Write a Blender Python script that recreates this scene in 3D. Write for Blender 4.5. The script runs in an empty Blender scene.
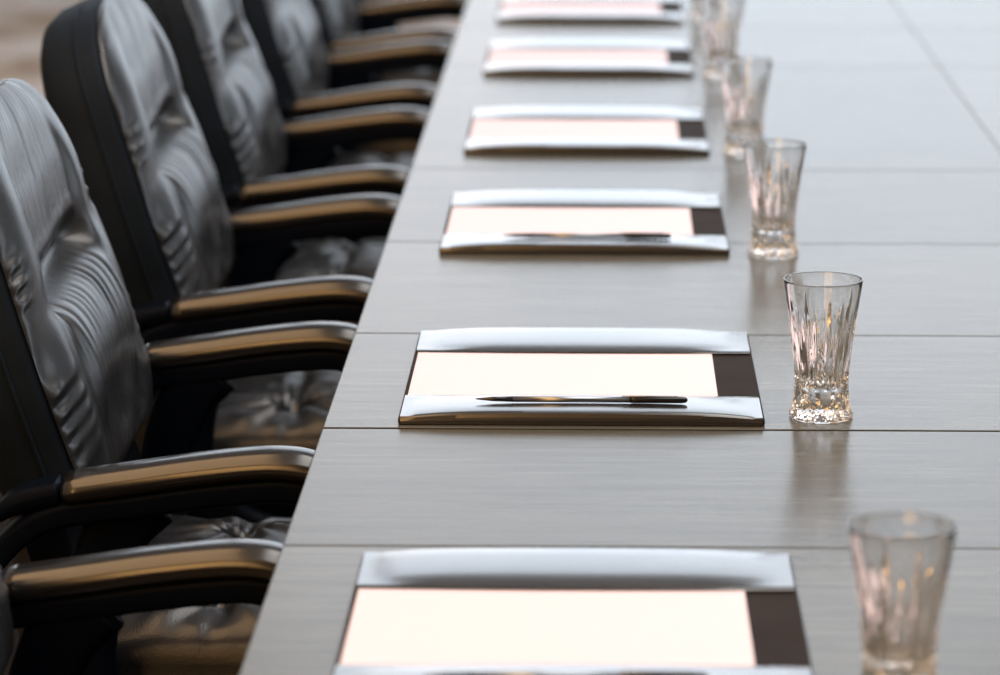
import bpy, bmesh, math, random
from mathutils import Vector, Matrix, noise
random.seed(7)
sc = bpy.context.scene
COL = sc.collection
TZ = 0.74                                    # table-top height
PI = math.pi

# ------------------------------------------------------------------ materials
def mat(name):
    m = bpy.data.materials.new(name); m.use_nodes = True
    nt = m.node_tree
    b = nt.nodes['Principled BSDF']
    return m, nt, b
def N(nt, kind, **kw):
    n = nt.nodes.new(kind)
    for k, v in kw.items():
        if k in n.inputs: n.inputs[k].default_value = v
        else: setattr(n, k, v)
    return n
def ramp(nt, fac, stops):
    r = nt.nodes.new('ShaderNodeValToRGB')
    e = r.color_ramp.elements
    while len(e) < len(stops): e.new(0.5)
    for q, (p, c) in zip(e, stops):
        q.position = p; q.color = (*c, 1)
    nt.links.new(fac, r.inputs['Fac'])
    return r
def coords(nt, scale=(1, 1, 1), out='Object'):
    t = nt.nodes.new('ShaderNodeTexCoord'); mp = nt.nodes.new('ShaderNodeMapping')
    mp.inputs['Scale'].default_value = scale
    nt.links.new(t.outputs[out], mp.inputs['Vector'])
    return mp.outputs['Vector']
def noise_tex(nt, vec, scale, detail=4, rough=0.55):
    n = N(nt, 'ShaderNodeTexNoise'); n.inputs['Scale'].default_value = scale
    n.inputs['Detail'].default_value = detail; n.inputs['Roughness'].default_value = rough
    nt.links.new(vec, n.inputs['Vector'])
    return n.outputs['Fac']
def bump(nt, b, height, strength, dist=0.001):
    n = N(nt, 'ShaderNodeBump'); n.inputs['Strength'].default_value = strength
    n.inputs['Distance'].default_value = dist
    nt.links.new(height, n.inputs['Height']); nt.links.new(n.outputs['Normal'], b.inputs['Normal'])
def maprange(nt, v, a, b_):
    n = N(nt, 'ShaderNodeMapRange'); n.inputs['To Min'].default_value = a; n.inputs['To Max'].default_value = b_
    nt.links.new(v, n.inputs['Value']); return n.outputs['Result']

def leather(name, col, rough, grain=0.25, spec=0.5):
    m, nt, b = mat(name)
    v = coords(nt)
    f = noise_tex(nt, v, 9, 4)
    r = ramp(nt, f, [(0.3, tuple(c*0.8 for c in col)), (0.75, tuple(c*1.25 for c in col))])
    nt.links.new(r.outputs['Color'], b.inputs['Base Color'])
    nt.links.new(maprange(nt, noise_tex(nt, v, 30, 3), rough-0.05, rough+0.07), b.inputs['Roughness'])
    vo = N(nt, 'ShaderNodeTexVoronoi'); vo.inputs['Scale'].default_value = 420
    nt.links.new(v, vo.inputs['Vector'])
    bump(nt, b, vo.outputs['Distance'], grain, 0.0006)
    b.inputs['Specular IOR Level'].default_value = spec
    return m
M = {}
M['leather'] = leather('black_leather', (0.015, 0.016, 0.018), 0.29, 0.2, 0.66)
M['side_leather'] = leather('dark_side_leather', (0.013, 0.020, 0.032), 0.6, 0.12, 0.05)
M['shaded_leather'] = leather('shaded_leather', (0.004, 0.005, 0.008), 0.6, 0.1, 0.04)  # darker leather copy; shade below seat and back is put into its colour
M['arm_leather'] = leather('arm_leather', (0.014, 0.013, 0.013), 0.19, 0.03, 1.0)
M['arm_body'] = leather('arm_body', (0.003, 0.005, 0.010), 0.40, 0.03, 0.04)
M['folder'] = leather('folder_leather', (0.022, 0.021, 0.022), 0.21, 0.03, 0.5)
_b = M['folder'].node_tree.nodes['Principled BSDF']; _b.inputs['Coat Weight'].default_value = 1.0; _b.inputs['Coat IOR'].default_value = 1.65; _b.inputs['Coat Roughness'].default_value = 0.17
M['folder_board'] = leather('folder_board', (0.026, 0.020, 0.018), 0.7, 0.1, 0.08)

def plain(name, col, rough=0.5, metal=0.0, nscale=20, var=0.1):
    m, nt, b = mat(name)
    f = noise_tex(nt, coords(nt), nscale, 3)
    r = ramp(nt, f, [(0.3, tuple(c*(1-var) for c in col)), (0.7, tuple(min(1, c*(1+var)) for c in col))])
    nt.links.new(r.outputs['Color'], b.inputs['Base Color'])
    b.inputs['Roughness'].default_value = rough; b.inputs['Metallic'].default_value = metal
    return m
M['paper'] = plain('white_paper', (0.90, 0.80, 0.91), 0.75, 0, 40, 0.006)
M['black_plastic'] = plain('black_plastic', (0.015, 0.015, 0.017), 0.35)
M['pen_black'] = plain('black_lacquer', (0.010, 0.010, 0.012), 0.18)
M['chrome'] = plain('brushed_silver', (0.34, 0.36, 0.39), 0.28, 1.0, 20, 0.03)
M['dark_gap'] = plain('dark_core', (0.006, 0.006, 0.006), 0.8)
M['ceiling'] = plain('ceiling_paint', (0.50, 0.50, 0.50), 0.9, 0, 3, 0.02)
M['wall'] = plain('wall_paint', (0.36, 0.33, 0.30), 0.85, 0, 3, 0.03)
M['trim'] = plain('white_trim', (0.78, 0.77, 0.75), 0.45, 0, 5, 0.02)

def wood_table():
    m, nt, b = mat('grey_oak_veneer')
    v = coords(nt, (2.2, 34, 34))
    g1 = noise_tex(nt, v, 3.0, 6, 0.62)
    v2 = coords(nt, (5, 210, 210))
    g2 = noise_tex(nt, v2, 2.0, 4, 0.6)
    mx = N(nt, 'ShaderNodeMix'); mx.data_type = 'FLOAT'; mx.inputs[0].default_value = 0.45
    nt.links.new(g1, mx.inputs[2]); nt.links.new(g2, mx.inputs[3])
    r = ramp(nt, mx.outputs[0], [(0.30, (0.046, 0.044, 0.034)), (0.50, (0.096, 0.093, 0.078)), (0.72, (0.150, 0.146, 0.127))])
    geo = N(nt, 'ShaderNodeNewGeometry')
    isl = maprange(nt, geo.outputs['Random Per Island'], 0.82, 1.15)
    mul = N(nt, 'ShaderNodeMix'); mul.data_type = 'RGBA'; mul.blend_type = 'MULTIPLY'; mul.inputs[0].default_value = 1
    nt.links.new(r.outputs['Color'], mul.inputs[6])
    cr = N(nt, 'ShaderNodeCombineColor')
    for k in range(3): nt.links.new(isl, cr.inputs[k])
    nt.links.new(cr.outputs[0], mul.inputs[7])
    nt.links.new(mul.outputs[2], b.inputs['Base Color'])
    nt.links.new(maprange(nt, mx.outputs[0], 0.27, 0.17), b.inputs['Roughness'])
    b.inputs['Specular IOR Level'].default_value = 0.31
    bump(nt, b, mx.outputs[0], 0.10, 0.0006)
    return m
M['table'] = wood_table()

def carpet():
    m, nt, b = mat('patterned_carpet')
    f = noise_tex(nt, coords(nt, (1.6, 0.9, 1)), 1.6, 3, 0.5)
    r = ramp(nt, f, [(0.30, (0.30, 0.22, 0.15)), (0.42, (0.52, 0.43, 0.36)), (0.50, (0.60, 0.55, 0.51)),
                     (0.58, (0.74, 0.71, 0.71)), (0.70, (0.62, 0.47, 0.41))])
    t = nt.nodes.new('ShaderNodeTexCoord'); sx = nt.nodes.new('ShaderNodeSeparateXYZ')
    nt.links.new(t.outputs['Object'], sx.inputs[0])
    shade_zone = N(nt, 'ShaderNodeMapRange'); shade_zone.inputs['From Min'].default_value = 9.9; shade_zone.inputs['From Max'].default_value = 10.1
    nt.links.new(sx.outputs['Y'], shade_zone.inputs['Value'])          # shade under table and chairs put into the carpet colour; pattern beyond
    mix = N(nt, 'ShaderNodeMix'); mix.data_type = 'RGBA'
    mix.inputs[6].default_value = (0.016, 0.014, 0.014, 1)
    nt.links.new(shade_zone.outputs['Result'], mix.inputs[0]); nt.links.new(r.outputs['Color'], mix.inputs[7])
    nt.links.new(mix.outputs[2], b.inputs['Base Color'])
    b.inputs['Roughness'].default_value = 0.95; b.inputs['Specular IOR Level'].default_value = 0.1
    bump(nt, b, noise_tex(nt, coords(nt), 220, 2), 0.6, 0.004)
    return m
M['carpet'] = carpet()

def wood_panel():
    m, nt, b = mat('warm_wood_panel')
    f = noise_tex(nt, coords(nt, (9, 9, 0.8)), 2.5, 5, 0.6)
    r = ramp(nt, f, [(0.3, (0.05, 0.028, 0.014)), (0.7, (0.09, 0.05, 0.024))])
    nt.links.new(r.outputs['Color'], b.inputs['Base Color']); b.inputs['Roughness'].default_value = 0.4
    return m
M['wood_panel'] = wood_panel()

def crystal():
    m, nt, b = mat('clear_crystal')
    b.inputs['Base Color'].default_value = (1, 1, 1, 1)
    b.inputs['Roughness'].default_value = 0.0
    b.inputs['IOR'].default_value = 1.52
    b.inputs['Transmission Weight'].default_value = 1.0
    f = noise_tex(nt, coords(nt), 35, 2)
    bump(nt, b, f, 0.06, 0.002)
    return m
M['crystal'] = crystal()
def pane():
    m, nt, b = mat('window_glass')
    out = nt.nodes['Material Output']; nt.nodes.remove(b)
    tr = N(nt, 'ShaderNodeBsdfTransparent'); gl = N(nt, 'ShaderNodeBsdfGlossy'); gl.inputs['Roughness'].default_value = 0.02
    fr = N(nt, 'ShaderNodeFresnel'); mx = N(nt, 'ShaderNodeMixShader')
    nt.links.new(fr.outputs[0], mx.inputs[0]); nt.links.new(tr.outputs[0], mx.inputs[1]); nt.links.new(gl.outputs[0], mx.inputs[2])
    nt.links.new(mx.outputs[0], out.inputs['Surface'])
    return m
M['pane'] = pane()

# ------------------------------------------------------------------ mesh helpers
def link(name, bm, m, parent=None, smooth=True, loc=None):
    bmesh.ops.recalc_face_normals(bm, faces=bm.faces)
    me = bpy.data.meshes.new(name); bm.to_mesh(me); bm.free()
    if smooth:
        for p in me.polygons: p.use_smooth = True
    if isinstance(m, (list, tuple)):
        for q in m: me.materials.append(q)
    else: me.materials.append(m)
    o = bpy.data.objects.new(name, me); COL.objects.link(o)
    if parent: o.parent = parent
    if loc: o.location = loc
    return o
def empty(name, loc, rz=0):
    o = bpy.data.objects.new(name, None); COL.objects.link(o)
    o.empty_display_size = 0.1; o.location = loc; o.rotation_euler = (0, 0, rz)
    return o
def tag(o, label=None, cat=None, group=None, kind=None):
    if label: o['label'] = label
    if cat: o['category'] = cat
    if group: o['group'] = group
    if kind: o['kind'] = kind
    return o
def copy_tree(o, parent=None):
    c = o.copy(); COL.objects.link(c)
    if parent: c.parent = parent
    for ch in list(o.children): copy_tree(ch, c)
    return c
def box(bm, lo, hi, bev=0.0, seg=2):
    r = bmesh.ops.create_cube(bm, size=1)
    vs = r['verts']
    c = [(a+b)/2 for a, b in zip(lo, hi)]; s = [b-a for a, b in zip(lo, hi)]
    for v in vs: v.co = Vector((c[0]+v.co.x*s[0], c[1]+v.co.y*s[1], c[2]+v.co.z*s[2]))
    if bev:
        es = list({e for v in vs for e in v.link_edges})
        bmesh.ops.bevel(bm, geom=es, offset=bev, segments=seg, profile=0.5, affect='EDGES')
def grid(bm, nu, nv, fn, closed_u=False):
    rows = [[bm.verts.new(fn(i, j)) for i in range(nu)] for j in range(nv)]
    for j in range(nv-1):
        for i in range(nu if closed_u else nu-1):
            k = (i+1) % nu
            bm.faces.new((rows[j][i], rows[j][k], rows[j+1][k], rows[j+1][i]))
    return rows
def cap(bm, ring):
    c = bm.verts.new(sum((v.co for v in ring), Vector())/len(ring))
    for i in range(len(ring)): bm.faces.new((ring[i], ring[(i+1) % len(ring)], c))
def catmull(pts, n):
    out = []
    P = [pts[0]] + list(pts) + [pts[-1]]
    for i in range(1, len(P)-2):
        for k in range(n):
            t = k/n; a, b, c, d = P[i-1], P[i], P[i+1], P[i+2]
            out.append(tuple(0.5*((2*b[q]) + (-a[q]+c[q])*t + (2*a[q]-5*b[q]+4*c[q]-d[q])*t*t + (-a[q]+3*b[q]-3*c[q]+d[q])*t**3) for q in range(len(b))))
    out.append(tuple(pts[-1]))
    return out
def tube(bm, pts, r, n=8, closed=False):
    P = [Vector(p) for p in pts]; rings = []
    for i, p in enumerate(P):
        a = P[(i-1) % len(P)] if (closed or i) else P[i]
        b = P[(i+1) % len(P)] if (closed or i < len(P)-1) else P[i]
        d = (b-a).normalized()
        up = Vector((0, 0, 1)) if abs(d.z) < 0.9 else Vector((1, 0, 0))
        x = d.cross(up).normalized(); y = x.cross(d)
        rr = r(i/(len(P)-1)) if callable(r) else r
        rings.append([bm.verts.new(p + x*math.cos(2*PI*k/n)*rr + y*math.sin(2*PI*k/n)*rr) for k in range(n)])
    m = len(rings)
    for i in range(m if closed else m-1):
        A, B = rings[i], rings[(i+1) % m]
        for k in range(n): bm.faces.new((A[k], A[(k+1) % n], B[(k+1) % n], B[k]))
    if not closed: cap(bm, rings[0]); cap(bm, rings[-1])
def lathe(bm, prof, n=48, c=(0, 0, 0)):
    rows = grid(bm, n, len(prof), lambda i, j: Vector((c[0]+prof[j][0]*math.cos(2*PI*i/n), c[1]+prof[j][0]*math.sin(2*PI*i/n), c[2]+prof[j][1])), True)
    if prof[0][0] > 1e-6: cap(bm, rows[0])
    if prof[-1][0] > 1e-6: cap(bm, rows[-1])
def sweep_xz(bm, path, sect, y0, scale_fn=lambda t: (1, 1)):
    """path: list of (x,z); sect: closed list of (across y, along normal)"""
    rings = []
    n = len(path)
    for i, (x, z) in enumerate(path):
        a = path[max(0, i-1)]; b = path[min(n-1, i+1)]
        d = Vector((b[0]-a[0], 0, b[1]-a[1])).normalized(); nn = Vector((-d.z, 0, d.x))
        sy, sn = scale_fn(i/(n-1))
        rings.append([bm.verts.new(Vector((x, y0+py*sy, z)) + nn*pn*sn) for py, pn in sect])
    for A, B in zip(rings, rings[1:]):
        for k in range(len(sect)):
            q = (k+1) % len(sect)
            bm.faces.new((A[k], A[q], B[q], B[k]))
    cap(bm, rings[0]); cap(bm, rings[-1])
def rrect(w, h, r, n=5):
    pts = []
    for cx, cy, a0 in ((w/2-r, h/2-r, 0), (-w/2+r, h/2-r, 90), (-w/2+r, -h/2+r, 180), (w/2-r, -h/2+r, 270)):
        for k in range(n+1):
            a = math.radians(a0+90*k/n); pts.append((cx+r*math.cos(a), cy+r*math.sin(a)))
    return pts
def sm(a, b, x):
    t = max(0.0, min(1.0, (x-a)/(b-a))); return t*t*(3-2*t)

# ------------------------------------------------------------------ conference chair (faces +x, origin on the floor)
REC = math.radians(17.5)
BX, BZ, BL, BW = -0.214, 0.632, 0.407, 0.266
def back_axis(s):
    return Vector((BX - math.sin(REC)*s - 0.10*max(0, s-0.224)**2*1.6, 0, BZ + math.cos(REC)*s))
BN = Vector((math.cos(REC), 0, math.sin(REC)))
def back_w(t):
    w = BW*(0.95 + 0.05*sm(0, 0.35, t)) * (1-0.09*sm(0.45, 1.0, t))
    q = max(0.0, (t-0.70)/0.30); b = max(0.0, (0.09-t)/0.09)
    return w*(max(0.0, 1-q**2.5))**(1/2.5)*(1-0.10*b**2)
SC = 0.214
def back_h(u, t):
    y = u*BW; s = t*BL; ay = abs(y)
    edge = (max(0, 1-abs(u)**6))**0.55
    top = (max(0, 1-max(0, (t-0.74)/0.26)**4))**0.5
    bot = (max(0, 1-max(0, (0.14-t)/0.14)**3))**0.5
    h = 0.013*edge*top*bot
    mid = 1-sm(0.125, 0.175, ay)                               # gathered middle panel, smooth bolsters either side
    wob = 0.012*noise.noise(Vector((y*9, 3.1, 0)))
    ds = s-SC-wob-0.6*y*abs(y)
    body = sm(0.02, 0.15, t)*(1-sm(0.72, 0.96, t))
    h += 0.008*math.exp(-((ay-0.195)/0.055)**2)*edge*body
    # cross crease, recessed head panel above it, plump lumbar pillow below it
    h -= 0.030*math.exp(-(ds/0.020)**2)*mid*edge + 0.006*math.exp(-(ds/0.03)**2)*edge
    h -= 0.010*mid*sm(0.0, 0.05, ds)*(1-sm(0.10, 0.17, ds))
    h += 0.008*math.exp(-((ds-0.10)/0.05)**2)*mid + 0.017*math.exp(-((ds+0.085)/0.065)**2)*mid
    # gathers running away from the crease
    ph = 2.6*noise.noise(Vector((y*14, s*4, 1.7))) + 1.2*noise.noise(Vector((y*40, s*6, 5.2)))
    c = y/0.023 + ph/4.5 + ds
    fr = c-round(c)
    g = 0.45-1.25*math.exp(-(fr/0.17)**2)
    fade = (math.exp(-abs(ds)/0.16) if ds < 0 else 0.55*math.exp(-abs(ds)/0.10))*(1-math.exp(-(ds/0.018)**2))
    am = 0.65+0.7*noise.noise(Vector((y*22, 2.0, 8.0)))
    h += 0.0031*am*g*fade*mid*edge
    # groove between panel and bolster
    h -= 0.003*math.exp(-((ay-0.150)/0.014)**2)*body
    # irregular puckers along the rolled edge
    q = s/0.031 + 1.5*noise.noise(Vector((s*11, y*2, 9.0)))
    p = math.sin(2*PI*q + 10*abs(u))
    pa = 0.55+0.9*noise.noise(Vector((s*16, y*3, 3.3)))
    h += 0.0058*pa*p*math.exp(-((abs(u)-0.95)/0.06)**2)*edge**0.4*bot*sm(0, .15, t)*(1-0.75*sm(0.62, 0.87, t))
    h += 0.0017*pa*p*math.exp(-((abs(u)-0.80)/0.12)**2)*edge*bot*(1-sm(0.35, 0.6, t))*(1 if u < 0 else 0.25)
    # slack folds low down and general softness
    f = noise.noise(Vector((y*11, s*20, 4.0)))
    h += 0.006*f*edge*bot*(1-sm(0.05, 0.28, t)) + 0.0030*noise.noise(Vector((y*16, s*9, 7.7)))*edge*top
    return h
def ts(j, n):                                   # denser rows toward the rounded top
    a = j/(n-1); return 0.5*(1-(1-a)**1.5) + 0.5*(a if a > 0.25 else 0.25*(a/0.25)**1.5)
def outline(k=70):
    L = []
    for j in range(k): t = ts(j, k); L.append((back_w(t), t*BL))
    R = [(-y, s) for y, s in reversed(L)]
    return L[:-1] + R[:-0] if False else L + R[1:]
def back_pt(y, s, off):
    p = back_axis(s) + BN*off; p.y = y; return p

def seat_top(a, b):
    """a along x, b along y in -1..1"""
    x = a*0.265-0.005; y = b*0.238
    ea = max(0.0, 1-abs(a)**9); eb = max(0.0, 1-abs(b)**9)
    z = 0.462+0.058*(ea*eb)**0.45
    z += 0.012*(1-a*a)*(1-b*b)
    for ty in (-0.135, 0.105):
        dx, dy = x+0.088, y-ty
        r = math.hypot(dx, dy); th = math.atan2(dy, dx)
        z -= 0.020*math.exp(-(r/0.022)**2)
        g = math.sin(11*th + 2.0*noise.noise(Vector((x*8, y*8, 2))))
        z += 0.0050*g*math.exp(-r/0.085)*(1-math.exp(-(r/0.02)**2))*(ea*eb)
    z -= 0.008*math.exp(-((x+0.088)/0.012)**2)*ea*eb
    z += 0.007*noise.noise(Vector((x*9, y*12, 5.5)))*ea*eb + 0.003*noise.noise(Vector((x*30, y*26, 1.5)))*ea*eb
    return Vector((x, y, z))

def make_chair():
    root = empty('conference_chair', (0, 0, 0))
    bm = bmesh.new()                                           # padded front of the back
    nu, nv = 150, 170
    def f(i, j):
        u = -1+2*i/(nu-1); u = math.copysign(1-(1-abs(u))**1.25, u); t = ts(j, nv)
        return back_pt(u*back_w(t), t*BL, 0.015+back_h(u, t))
    grid(bm, nu, nv, f)
    bmesh.ops.remove_doubles(bm, verts=bm.verts, dist=1e-5)
    back = link('backrest', bm, M['leather'], root)
    O = outline()
    bm = bmesh.new()                                           # upholstered shell: sides and rear
    cy = 0.0; cs = BL*0.5
    offs = [(-0.030, 0.90), (0.000, 0.965), (0.013, 0.985), (0.016, 0.993), (0.004, 1.0), (-0.028, 1.003), (-0.050, 0.990), (-0.062, 0.955), (-0.069, 0.90), (-0.073, 0.80), (-0.074, 0.4)]
    rows = grid(bm, len(O), len(offs), lambda i, j: back_pt(O[i][0]*offs[j][1], cs+(O[i][1]-cs)*offs[j][1], offs[j][0]), True)
    cap(bm, rows[-1]); cap(bm, rows[0])
    bmesh.ops.remove_doubles(bm, verts=bm.verts, dist=1e-5)
    link('back_shell', bm, M['side_leather'], root)
    bm = bmesh.new()
    tube(bm, [back_pt(y*1.004, cs+(s-cs)*1.004, -0.014) for y, s in O[::2]], 0.0028, 6, True)
    link('piping', bm, M['side_leather'], back)
    bm = bmesh.new()                                           # seat cushion
    n = 110
    def g(i, j):
        a = -1+2*i/(n-1); b = -1+2*j/(n-1)
        return seat_top(math.copysign(1-(1-abs(a))**1.3, a), math.copysign(1-(1-abs(b))**1.3, b))
    rows = grid(bm, n, n, g)
    rim = rows[0][:-1] + [r[-1] for r in rows[:-1]] + rows[-1][:0:-1] + [r[0] for r in rows[:0:-1]]
    prev = rim
    for dz, k in ((0.002, 1.008),):
        nx = [bm.verts.new((v.co.x*k, v.co.y*k, 0.455+dz)) for v in rim]
        for i in range(len(rim)):
            q = (i+1) % len(rim); bm.faces.new((prev[i], prev[q], nx[q], nx[i]))
        prev = nx
    low = [v.co.copy() for v in prev]
    cap(bm, prev)
    seat = link('seat', bm, M['leather'], root)
    bm = bmesh.new()                                           # lower side of the seat, its shade put into the near-black leather
    rows = grid(bm, len(low), 6, lambda i, j: Vector((low[i].x*(0.97, 1.004, 1.010, 1.008, 1.0, 0.95)[j], low[i].y*(0.97, 1.004, 1.010, 1.008, 1.0, 0.95)[j], (0.4565, 0.4560, 0.445, 0.42, 0.398, 0.390)[j])), True)
    cap(bm, rows[0]); cap(bm, rows[-1])
    link('seat_border', bm, M['shaded_leather'], root)
    bm = bmesh.new(); box(bm, (-0.22, -0.225, 0.362), (0.215, 0.225, 0.392), 0.012)
    box(bm, (-0.09, -0.09, 0.335), (0.09, 0.09, 0.366), 0.01)
    link('seat_pan', bm, M['black_plastic'], root)
    pad_sect = [(0.029*math.copysign(abs(math.cos(a))**0.8, math.cos(a)), (0.0175 if math.sin(a) > 0 else 0.0125)*math.copysign(abs(math.sin(a))**(0.95 if math.sin(a) > 0 else 0.6), math.sin(a))) for a in [2*PI*k/36 for k in range(36)]]
    for sgn in (-1, 1):                                        # armrests
        yc = 0.298*sgn
        path = catmull([(-0.218, 0.673), (-0.15, 0.683), (-0.09, 0.692), (-0.03, 0.6985), (0.004, 0.6980), (0.024, 0.693), (0.036, 0.684)], 7)
        def sc_pad(t):
            e = min(t/0.04, (1-t)/0.10, 1.0); e = math.sqrt(max(0.02, 1-(1-e)**2))
            return (0.82+0.18*e, 0.35+0.65*e)
        bm = bmesh.new(); sweep_xz(bm, path, pad_sect, yc, sc_pad)
        pad = link('armrest', bm, M['arm_leather'], root)
        low = catmull([(-0.290, 0.600), (-0.262, 0.630), (-0.225, 0.650), (-0.15, 0.661), (-0.09, 0.670), (-0.03, 0.6765), (0.0, 0.6770), (0.026, 0.672)], 7)
        bm = bmesh.new()
        sweep_xz(bm, low, rrect(0.050, 0.024, 0.006, 4), yc, lambda t: (1, 0.6+0.4*min(1, (1-t)/0.08)))
        rear = catmull([(-0.282, 0.649), (-0.266, 0.661), (-0.243, 0.668), (-0.2215, 0.672)], 6)
        sweep_xz(bm, rear, rrect(0.050, 0.026, 0.011, 4), yc, lambda t: (0.9+0.1*min(1, t/0.3), 0.5+0.5*min(1, t/0.5)))
        sup = catmull([(-0.140, 0.664), (-0.172, 0.625), (-0.195, 0.555), (-0.195, 0.47), (-0.14, 0.405), (-0.04, 0.383)], 7)
        sweep_xz(bm, sup, rrect(0.036, 0.060, 0.014, 4), yc-0.006*sgn, lambda t: (1, 1.15-0.45*t))
        box(bm, (-0.16, min(yc, 0.2*sgn), 0.366), (0.0, max(yc, 0.2*sgn), 0.384), 0.006)
        link('arm_frame', bm, M['arm_body'], pad)
    bm = bmesh.new()
    lathe(bm, [(0.026, 0.09), (0.026, 0.22), (0.020, 0.225), (0.020, 0.34)], 24)
    lathe(bm, [(0.045, 0.065), (0.045, 0.10), (0.03, 0.115)], 24)
    link('gas_column', bm, M['black_plastic'], root)
    for k in range(5):
        a = 2*PI*k/5+0.3; R = Matrix.Rotation(a, 4, 'Z')
        bm = bmesh.new()
        tube(bm, [R @ Vector(p) for p in catmull([(0.03, 0, 0.092), (0.12, 0, 0.092), (0.22, 0, 0.082), (0.295, 0, 0.070)], 4)], lambda t: 0.023-0.009*t, 10)
        leg = link('leg', bm, M['black_plastic'], root)
        bm = bmesh.new()
        for w in (-0.014, 0.014):
            bmesh.ops.create_cone(bm, cap_ends=True, segments=20, radius1=0.027, radius2=0.027, depth=0.018,
                                  matrix=R @ Matrix.Translation((0.295, w, 0.027)) @ Matrix.Rotation(PI/2, 4, 'X'))
        bmesh.ops.create_cone(bm, cap_ends=True, segments=12, radius1=0.008, radius2=0.008, depth=0.05,
                              matrix=R @ Matrix.Translation((0.295, 0, 0.045)))
        link('caster', bm, M['black_plastic'], leg, smooth=False)
    bm = bmesh.new()
    lp = [(0.10, 0.20), (0.02, 0.235), (-0.06, 0.242), (-0.16, 0.236), (-0.235, 0.215)]
    sec = rrect(1.0, 0.045, 0.018, 4)
    rings = [[bm.verts.new(back_pt(py*2*w, q, pn-0.040)) for py, pn in sec] for q, w in lp]
    for A, B in zip(rings, rings[1:]):
        for k in range(len(sec)):
            z = (k+1) % len(sec); bm.faces.new((A[k], A[z], B[z], B[k]))
    cap(bm, rings[0]); cap(bm, rings[-1])
    link('lower_back_panel', bm, M['shaded_leather'], root)
    bm = bmesh.new()
    tube(bm, catmull([(-0.08, 0, 0.352), (-0.22, 0, 0.350), (-0.275, 0, 0.38), (-0.290, 0, 0.47), (-0.295, 0, 0.60), (-0.315, 0, 0.70)], 6), 0.030, 10)
    link('back_bracket', bm, M['black_plastic'], root)
    return root

chairs = [(-0.300, 2.640, 0.0, 'black leather chair cut off by the left border, only its far armrest showing'),
          (-0.300, 3.580, 0.0, 'nearest black leather chair whose pleated back is in view, in sharp focus'),
          (-0.300, 4.450, 0.0, 'second black leather chair back from the camera, puckered seam down its dark side'),
          (-0.305, 5.300, 0.0, 'third black leather chair back from the camera, softly blurred, top cut off'),
          (-0.305, 6.180, 0.0, 'fourth black leather chair back from the camera, blurred, between third and fifth'),
          (-0.305, 6.980, 0.0, 'fifth black leather chair back from the camera, by the top border'),
          (-0.305, 7.800, 0.0, 'farthest black leather chair, most blurred, only a sliver at the top border')]
proto = make_chair()
for i, (x, y, rz, lab) in enumerate(chairs):
    o = proto if i == 0 else copy_tree(proto)
    o.location = (x, y, 0); o.rotation_euler = (0, 0, rz)
    tag(o, lab, 'chair', 'leather chairs along the table')

# ------------------------------------------------------------------ conference table
X0, XS, X1 = -0.266, 0.578, 1.422
YA, YB = 1.05, 8.9
seams = [YA, 1.96, 2.40, 2.838, 3.264, 3.708, 4.26, 4.836, 5.946, 6.50, 7.05, 7.9, YB]
table = empty('conference_table', ((X0+X1)/2, (YA+YB)/2, 0))
tag(table, 'long grey oak conference table with crosswise seams, set with folders and glasses', 'table')
def tl(p): return (p[0]-table.location.x, p[1]-table.location.y, p[2])
bm = bmesh.new()
for a, b in zip(seams, seams[1:]):
    wide = lambda y: 0.0026 if abs(y-3.264) < 1e-6 else 0.0012
    for xa, xb in ((X0, XS-0.0004), (XS+0.0004, X1)):
        box(bm, tl((xa, a+wide(a), TZ-0.022)), tl((xb, b-wide(b), TZ)), 0.0014, 2)
top = link('tabletop', bm, [M['table'], M['dark_gap']], table, smooth=False)
for p in top.data.polygons:
    if p.normal.z < 0.55 and X0+0.01 < p.center.x+table.location.x < X1-0.01: p.material_index = 1      # dark edging inside the seams
bm = bmesh.new(); box(bm, tl((X0+0.012, YA+0.012, TZ-0.040)), tl((X1-0.012, YB-0.012, TZ-0.0225)), 0.002)
link('core_board', bm, M['dark_gap'], table, smooth=False)
for y in (1.7, 4.97, 8.2):
    bm = bmesh.new(); box(bm, tl((0.30, y-0.05, 0.02)), tl((0.86, y+0.05, TZ-0.0405)), 0.006)
    box(bm, tl((0.12, y-0.09, 0.0)), tl((1.04, y+0.09, 0.022)), 0.005)
    link('pedestal', bm, M['dark_gap'], table, smooth=False)

# ------------------------------------------------------------------ leather folders, paper, pens
FW, FD, RN, RF = 0.349, 0.407, 0.094, 0.106
def rail_mesh(far):
    """arched leather band over one end of the board; y from the outer edge inwards"""
    bm = bmesh.new(); RW = RF if far else RN
    prof = [(0.0, 0.0005), (-0.0006, 0.003), (-0.0004, 0.0062), (0.0000, 0.0102), (0.0014, 0.0117), (0.006, 0.0125), (0.028, 0.0128), (0.050, 0.0126),
            (RW-0.034, 0.0121), (RW-0.020, 0.0112), (RW-0.009, 0.0097), (RW-0.001, 0.0083), (RW+0.0006, 0.0079), (RW-0.001, 0.0075),
            (RW-0.012, 0.0088), (RW-0.030, 0.0097), (0.035, 0.0106), (0.010, 0.0085), (0.004, 0.0060), (0.003, 0.0005)]
    n = 48
    def f(i, j):
        u = -1+2*j/(n-1); y, z = prof[i]
        flat = 1-0.42*abs(u)**5
        bulge = 1+0.06*(1-u*u)
        zz = z*flat*bulge if z > 0.004 else z
        if 4 <= i <= 16: zz = max(zz, 0.0083 if i <= 11 else 0.0075)
        yy = y + (0.004*(1-u*u)*(y/RW) if y > 0.05 else 0)
        x = u*FW/2
        if far: return Vector((-x, FD-yy, zz))
        return Vector((x, yy, zz))
    rows = grid(bm, len(prof), n, f, True)
    cap(bm, rows[0]); cap(bm, rows[-1])
    return bm
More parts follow.
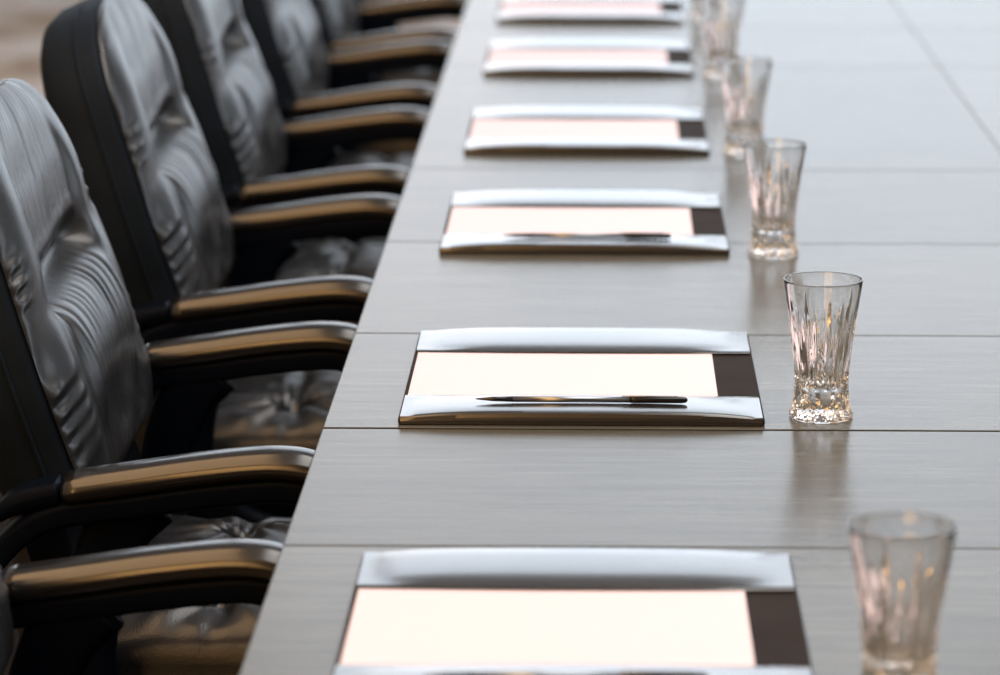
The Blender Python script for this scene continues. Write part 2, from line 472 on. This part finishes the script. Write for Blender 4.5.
def make_folder():
    root = empty('desk_folder', (0, 0, 0))
    bm = bmesh.new(); box(bm, (-FW/2-0.0022, 0.0035, 0.0003), (FW/2+0.0022, FD-0.0035, 0.0055), 0.0012)
    link('board', bm, M['folder_board'], root, smooth=False)
    for far in (False, True): link('rail', rail_mesh(far), M['folder'], root).data.set_sharp_from_angle(angle=math.radians(38))
    return root
PW = 0.307
def make_paper():
    bm = bmesh.new(); box(bm, (-PW/2, -0.150, 0.0), (PW/2, 0.150, 0.0012), 0.0003, 1)
    return link('paper_pad', bm, M['paper'], smooth=False)
def make_pen():
    root = empty('pen', (0, 0, 0))
    def xl(prof, name, m):
        bm = bmesh.new(); lathe(bm, [(r, z) for r, z in prof], 20)
        bmesh.ops.rotate(bm, verts=bm.verts, cent=(0, 0, 0), matrix=Matrix.Rotation(PI/2, 3, 'Y'))
        return link(name, bm, m, root)
    xl([(0.0005, -0.102), (0.0011, -0.097), (0.0022, -0.086), (0.0028, -0.066)], 'tip', M['pen_black'])
    xl([(0.0028, -0.066), (0.0029, -0.02), (0.0029, 0.048)], 'barrel', M['chrome'])
    xl([(0.0031, 0.048), (0.0033, 0.052), (0.0033, 0.098), (0.0026, 0.1025), (0.0010, 0.104)], 'cap', M['pen_black'])
    bm = bmesh.new(); box(bm, (0.040, -0.0010, 0.0031), (0.094, 0.0010, 0.0041), 0.0004)
    link('clip', bm, M['chrome'], root)
    return root
FX = -0.018
where = ['nearest the camera, cut by the bottom border', 'second from the camera, in sharp focus', 'third from the camera',
         'fourth from the camera, blurred', 'fifth from the camera, very blurred', 'farthest, cut by the top border']
folders = [(FX-0.001, 2.382), (FX, 3.277), (FX-0.002, 4.175), (FX-0.003, 4.962), (FX-0.004, 5.81), (FX-0.004, 6.56)]
f0 = make_folder(); p0 = make_paper(); n0 = make_pen()
for i, (x, y) in enumerate(folders):
    f_ = f0 if i == 0 else copy_tree(f0)
    f_.location = (x, y, TZ+0.0002); tag(f_, 'black leather desk folder with two rails, ' + where[i], 'folder', 'leather folders on the table')
    p_ = p0 if i == 0 else copy_tree(p0)
    p_.location = (x-FW/2+PW/2+0.002, y+FD/2+0.001, TZ+0.0059)
    tag(p_, 'white paper in the black folder ' + where[i], 'paper', 'white paper in the folders')
    if i < 3:
        k = n0 if i == 0 else copy_tree(n0)
        k.location = (x+(-0.006, -0.001, 0.002, 0.0)[i], y+0.040, TZ+0.0170)
        k.rotation_euler = (0, 0, (0.01, -0.004, 0.0, 0.006)[i])
        tag(k, 'slim pen on the rail of the folder ' + where[i], 'pen', 'pens on the folders')

# ------------------------------------------------------------------ cut crystal tumblers
def make_glass():
    bm = bmesh.new()
    prof = catmull([(0.0300, 0.0), (0.0312, 0.0015), (0.0306, 0.006), (0.0285, 0.014), (0.0270, 0.024), (0.0262, 0.034), (0.0268, 0.046),
                    (0.0288, 0.066), (0.0317, 0.090), (0.0347, 0.110), (0.0372, 0.126), (0.0385, 0.1355)], 6)
    NF = 16; n = NF*18
    def tri(x): x = x % 1.0; return 1-abs(2*x-1)
    def R(r, z, a):
        k = a/(2*PI)*NF
        long_top = (0.128, 0.110, 0.121, 0.100)[int(math.floor(k)) % 4]
        cut = 0.0
        if z < 0.034:
            cut = 0.0022*(1-tri(k+0.5))*sm(0.0, 0.004, z)*(1-sm(0.028, 0.034, z))
            cut += 0.0014*(1-tri(2*k))*math.exp(-((z-0.011)/0.005)**2)
        else:
            w = 1-sm(0.036, long_top, z)
            c = abs((k % 1.0)-0.5)*2
            if w > 0: cut = (0.0034*max(0, 1-c/(0.12+0.88*w))*min(1, 3*w) + 0.0009*w*tri(3*k))*sm(0.033, 0.039, z)
        return r-cut
    rows = grid(bm, n, len(prof), lambda i, j: Vector((R(prof[j][0], prof[j][1], 2*PI*i/n)*math.cos(2*PI*i/n),
                                                       R(prof[j][0], prof[j][1], 2*PI*i/n)*math.sin(2*PI*i/n), prof[j][1])), True)
    inner = [(0.0383, 0.1366), (0.0374, 0.1366), (0.0371, 0.1355), (0.0354, 0.126), (0.0322, 0.110), (0.0282, 0.090), (0.0242, 0.066), (0.0214, 0.048), (0.0202, 0.038), (0.0180, 0.0335), (0.012, 0.0318), (0.004, 0.0314)]
    prev = rows[-1]
    for r, z in inner:
        nx = [bm.verts.new((r*math.cos(2*PI*i/n), r*math.sin(2*PI*i/n), z)) for i in range(n)]
        for i in range(n):
            q = (i+1) % n; bm.faces.new((prev[i], prev[q], nx[q], nx[i]))
        prev = nx
    cap(bm, prev)
    # underside with a shallow star-cut punt
    prev = rows[0]
    for r, z in ((0.0275, 0.0), (0.020, 0.0012), (0.010, 0.0022)):
        nx = [bm.verts.new((r*math.cos(2*PI*i/n), r*math.sin(2*PI*i/n), z*(0.6+0.4*tri(i/n*NF)))) for i in range(n)]
        for i in range(n):
            q = (i+1) % n; bm.faces.new((prev[i], prev[q], nx[q], nx[i]))
        prev = nx
    cap(bm, prev)
    o = link('crystal_glass', bm, M['crystal']); o.data.set_sharp_from_angle(angle=math.radians(28)); return o
glasses = [(0.2145, 2.40, 0.1, 'empty cut crystal glass nearest the camera, blurred, at the bottom right'),
           (0.2150, 3.321, 0.3, 'empty cut crystal glass in sharp focus, beside the second folder from the camera'),
           (0.2095, 4.185, 0.0, 'empty cut crystal glass third from the camera, slightly blurred'),
           (0.2055, 4.975, 0.5, 'empty cut crystal glass fourth from the camera, behind the third'),
           (0.1990, 5.80, 0.2, 'empty cut crystal glass fifth from the camera, very blurred by the top border'),
           (0.1950, 6.62, 0.2, 'farthest crystal glass, mostly hidden behind the fifth glass')]
g0 = make_glass()
for i, (x, y, rz, lab) in enumerate(glasses):
    o = g0 if i == 0 else copy_tree(g0)
    o.location = (x, y, TZ+0.0003); o.rotation_euler = (0, 0, rz)
    tag(o, lab, 'glass', 'crystal glasses along the table')

# ------------------------------------------------------------------ the room
RX0, RX1, RY0, RY1, RZ = -4.6, 5.6, -4.2, 15.0, 6.4
def struct(name, bm, m, parent=None, smooth=False):
    o = link(name, bm, m, parent, smooth)
    if not parent: o['kind'] = 'structure'
    return o
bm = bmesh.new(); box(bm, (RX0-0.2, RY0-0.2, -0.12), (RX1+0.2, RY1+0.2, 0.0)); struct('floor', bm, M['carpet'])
bm = bmesh.new(); box(bm, (RX0-0.2, RY0-0.2, RZ), (RX1+0.2, RY1+0.2, RZ+0.15)); struct('ceiling', bm, M['ceiling'])
bm = bmesh.new(); box(bm, (RX0-0.2, RY0, 0), (RX0, RY1, RZ)); struct('wall_left', bm, M['wall'])
bm = bmesh.new(); box(bm, (RX0-0.2, RY0-0.2, 0), (RX1+0.2, RY0, RZ)); struct('wall_rear', bm, M['wood_panel'])
def window_wall(name, axis, fixed, thick, a0, a1, wins, z0, z1, n0):
    def bx(bm, u0, u1, w0, w1, za, zb, bev=0):
        if axis == 'x': box(bm, (u0, w0, za), (u1, w1, zb), bev)
        else: box(bm, (w0, u0, za), (w1, u1, zb), bev)
    bm = bmesh.new()
    bx(bm, a0, a1, fixed, fixed+thick, 0, z0); bx(bm, a0, a1, fixed, fixed+thick, z1, RZ)
    e = [a0] + [q for w in wins for q in w] + [a1]
    for k in range(0, len(e), 2):
        if e[k+1]-e[k] > 1e-4: bx(bm, e[k], e[k+1], fixed, fixed+thick, z0, z1)
    struct(name, bm, M['wall'])
    for k, (u0, u1) in enumerate(wins):
        c = fixed+thick*0.5
        bm = bmesh.new()
        for s in (u0, u1-0.05): bx(bm, s, s+0.05, c-0.03, c+0.03, z0, z1, 0.004)
        for z in (z0, z1-0.05): bx(bm, u0+0.05, u1-0.05, c-0.03, c+0.03, z, z+0.05, 0.004)
        w = struct('window_%d' % (n0+k), bm, M['trim'])
        bm = bmesh.new(); bx(bm, u0+0.045, u1-0.045, c-0.003, c+0.003, z0+0.045, z1-0.045)
        link('pane', bm, M['pane'], w, smooth=False)
        L = bpy.data.lights.new('window_portal', 'AREA'); L.shape = 'RECTANGLE'; L.size = u1-u0; L.size_y = z1-z0
        L.cycles.is_portal = True
        o = bpy.data.objects.new('window_portal', L); COL.objects.link(o)
        if axis == 'x':
            o.location = ((u0+u1)/2, c-0.05, (z0+z1)/2); o.rotation_euler = (-PI/2, 0, 0)
        else:
            o.location = (c-0.05, (u0+u1)/2, (z0+z1)/2); o.rotation_euler = (PI/2, 0, PI/2)
window_wall('wall_far', 'x', RY1, 0.2, RX0, RX1, [(-4.4, -1.75), (-1.69, 2.35), (2.41, 5.4)], 0.3, 6.1, 1)
window_wall('wall_right', 'y', RX1, 0.2, RY0, RY1, [(5.0, 8.0), (8.4, 11.4), (11.8, 14.6)], 0.6, 5.0, 4)
bm = bmesh.new(); box(bm, (RX0, RY0+0.02, 0), (RX0+0.02, RY1-0.02, 0.12), 0.004); struct('baseboard_left', bm, M['trim'])

# ------------------------------------------------------------------ light
w = bpy.data.worlds.new('World'); sc.world = w; w.use_nodes = True
bg = w.node_tree.nodes['Background']
bg.inputs['Color'].default_value = (0.86, 0.955, 1.07, 1); bg.inputs['Strength'].default_value = 2.0
def area(name, loc, rot, sx, sy, power, col):
    L = bpy.data.lights.new(name, 'AREA'); L.shape = 'RECTANGLE'; L.size = sx; L.size_y = sy
    L.energy = power; L.color = col
    o = bpy.data.objects.new(name, L); COL.objects.link(o); o.location = loc; o.rotation_euler = rot
    return o
area('overhead_fill_light', (2.7, 4.0, RZ-0.02), (0, 0, 0), 4.6, 9.0, 470, (1.0, 0.95, 0.90))  # added unseen overhead fill, sized and placed to brighten paper and tabletop
area('warm_ceiling_light', (-2.6, 1.8, RZ-0.02), (0, 0, 0), 3.6, 9.0, 270, (1.0, 0.62, 0.32))
area('warm_wall_light', (-2.6, RY0+0.03, 3.7), (PI/2, 0, 0), 3.8, 4.6, 230, (1.0, 0.55, 0.20))

# ------------------------------------------------------------------ camera
cam = bpy.data.cameras.new('camera'); co = bpy.data.objects.new('camera', cam); COL.objects.link(co)
cam.sensor_fit = 'HORIZONTAL'; cam.sensor_width = 36; cam.lens = 126; cam.shift_x = -0.1005; cam.shift_y = 0
co.location = (0, 0, TZ+0.7766)
p = math.atan(736.5/3500)
co.rotation_mode = 'QUATERNION'
co.rotation_quaternion = (Matrix.Rotation(PI/2-p, 4, 'X') @ Matrix.Rotation(0.0047, 4, 'Z')).to_quaternion()
cam.dof.use_dof = True; cam.dof.focus_distance = 3.42; cam.dof.aperture_fstop = 5.25
cam.clip_start = 0.05
sc.camera = co
sc.view_settings.view_transform = 'Standard'; sc.view_settings.look = 'None'
sc.view_settings.exposure = 0.0; sc.view_settings.gamma = 1.0; sc.view_settings.use_curve_mapping = False
sc.cycles.max_bounces = 14; sc.cycles.transmission_bounces = 12; sc.cycles.glossy_bounces = 6; sc.cycles.diffuse_bounces = 4
sc.cycles.transparent_max_bounces = 10
sc.cycles.sample_clamp_indirect = 6.0; sc.cycles.blur_glossy = 0.5
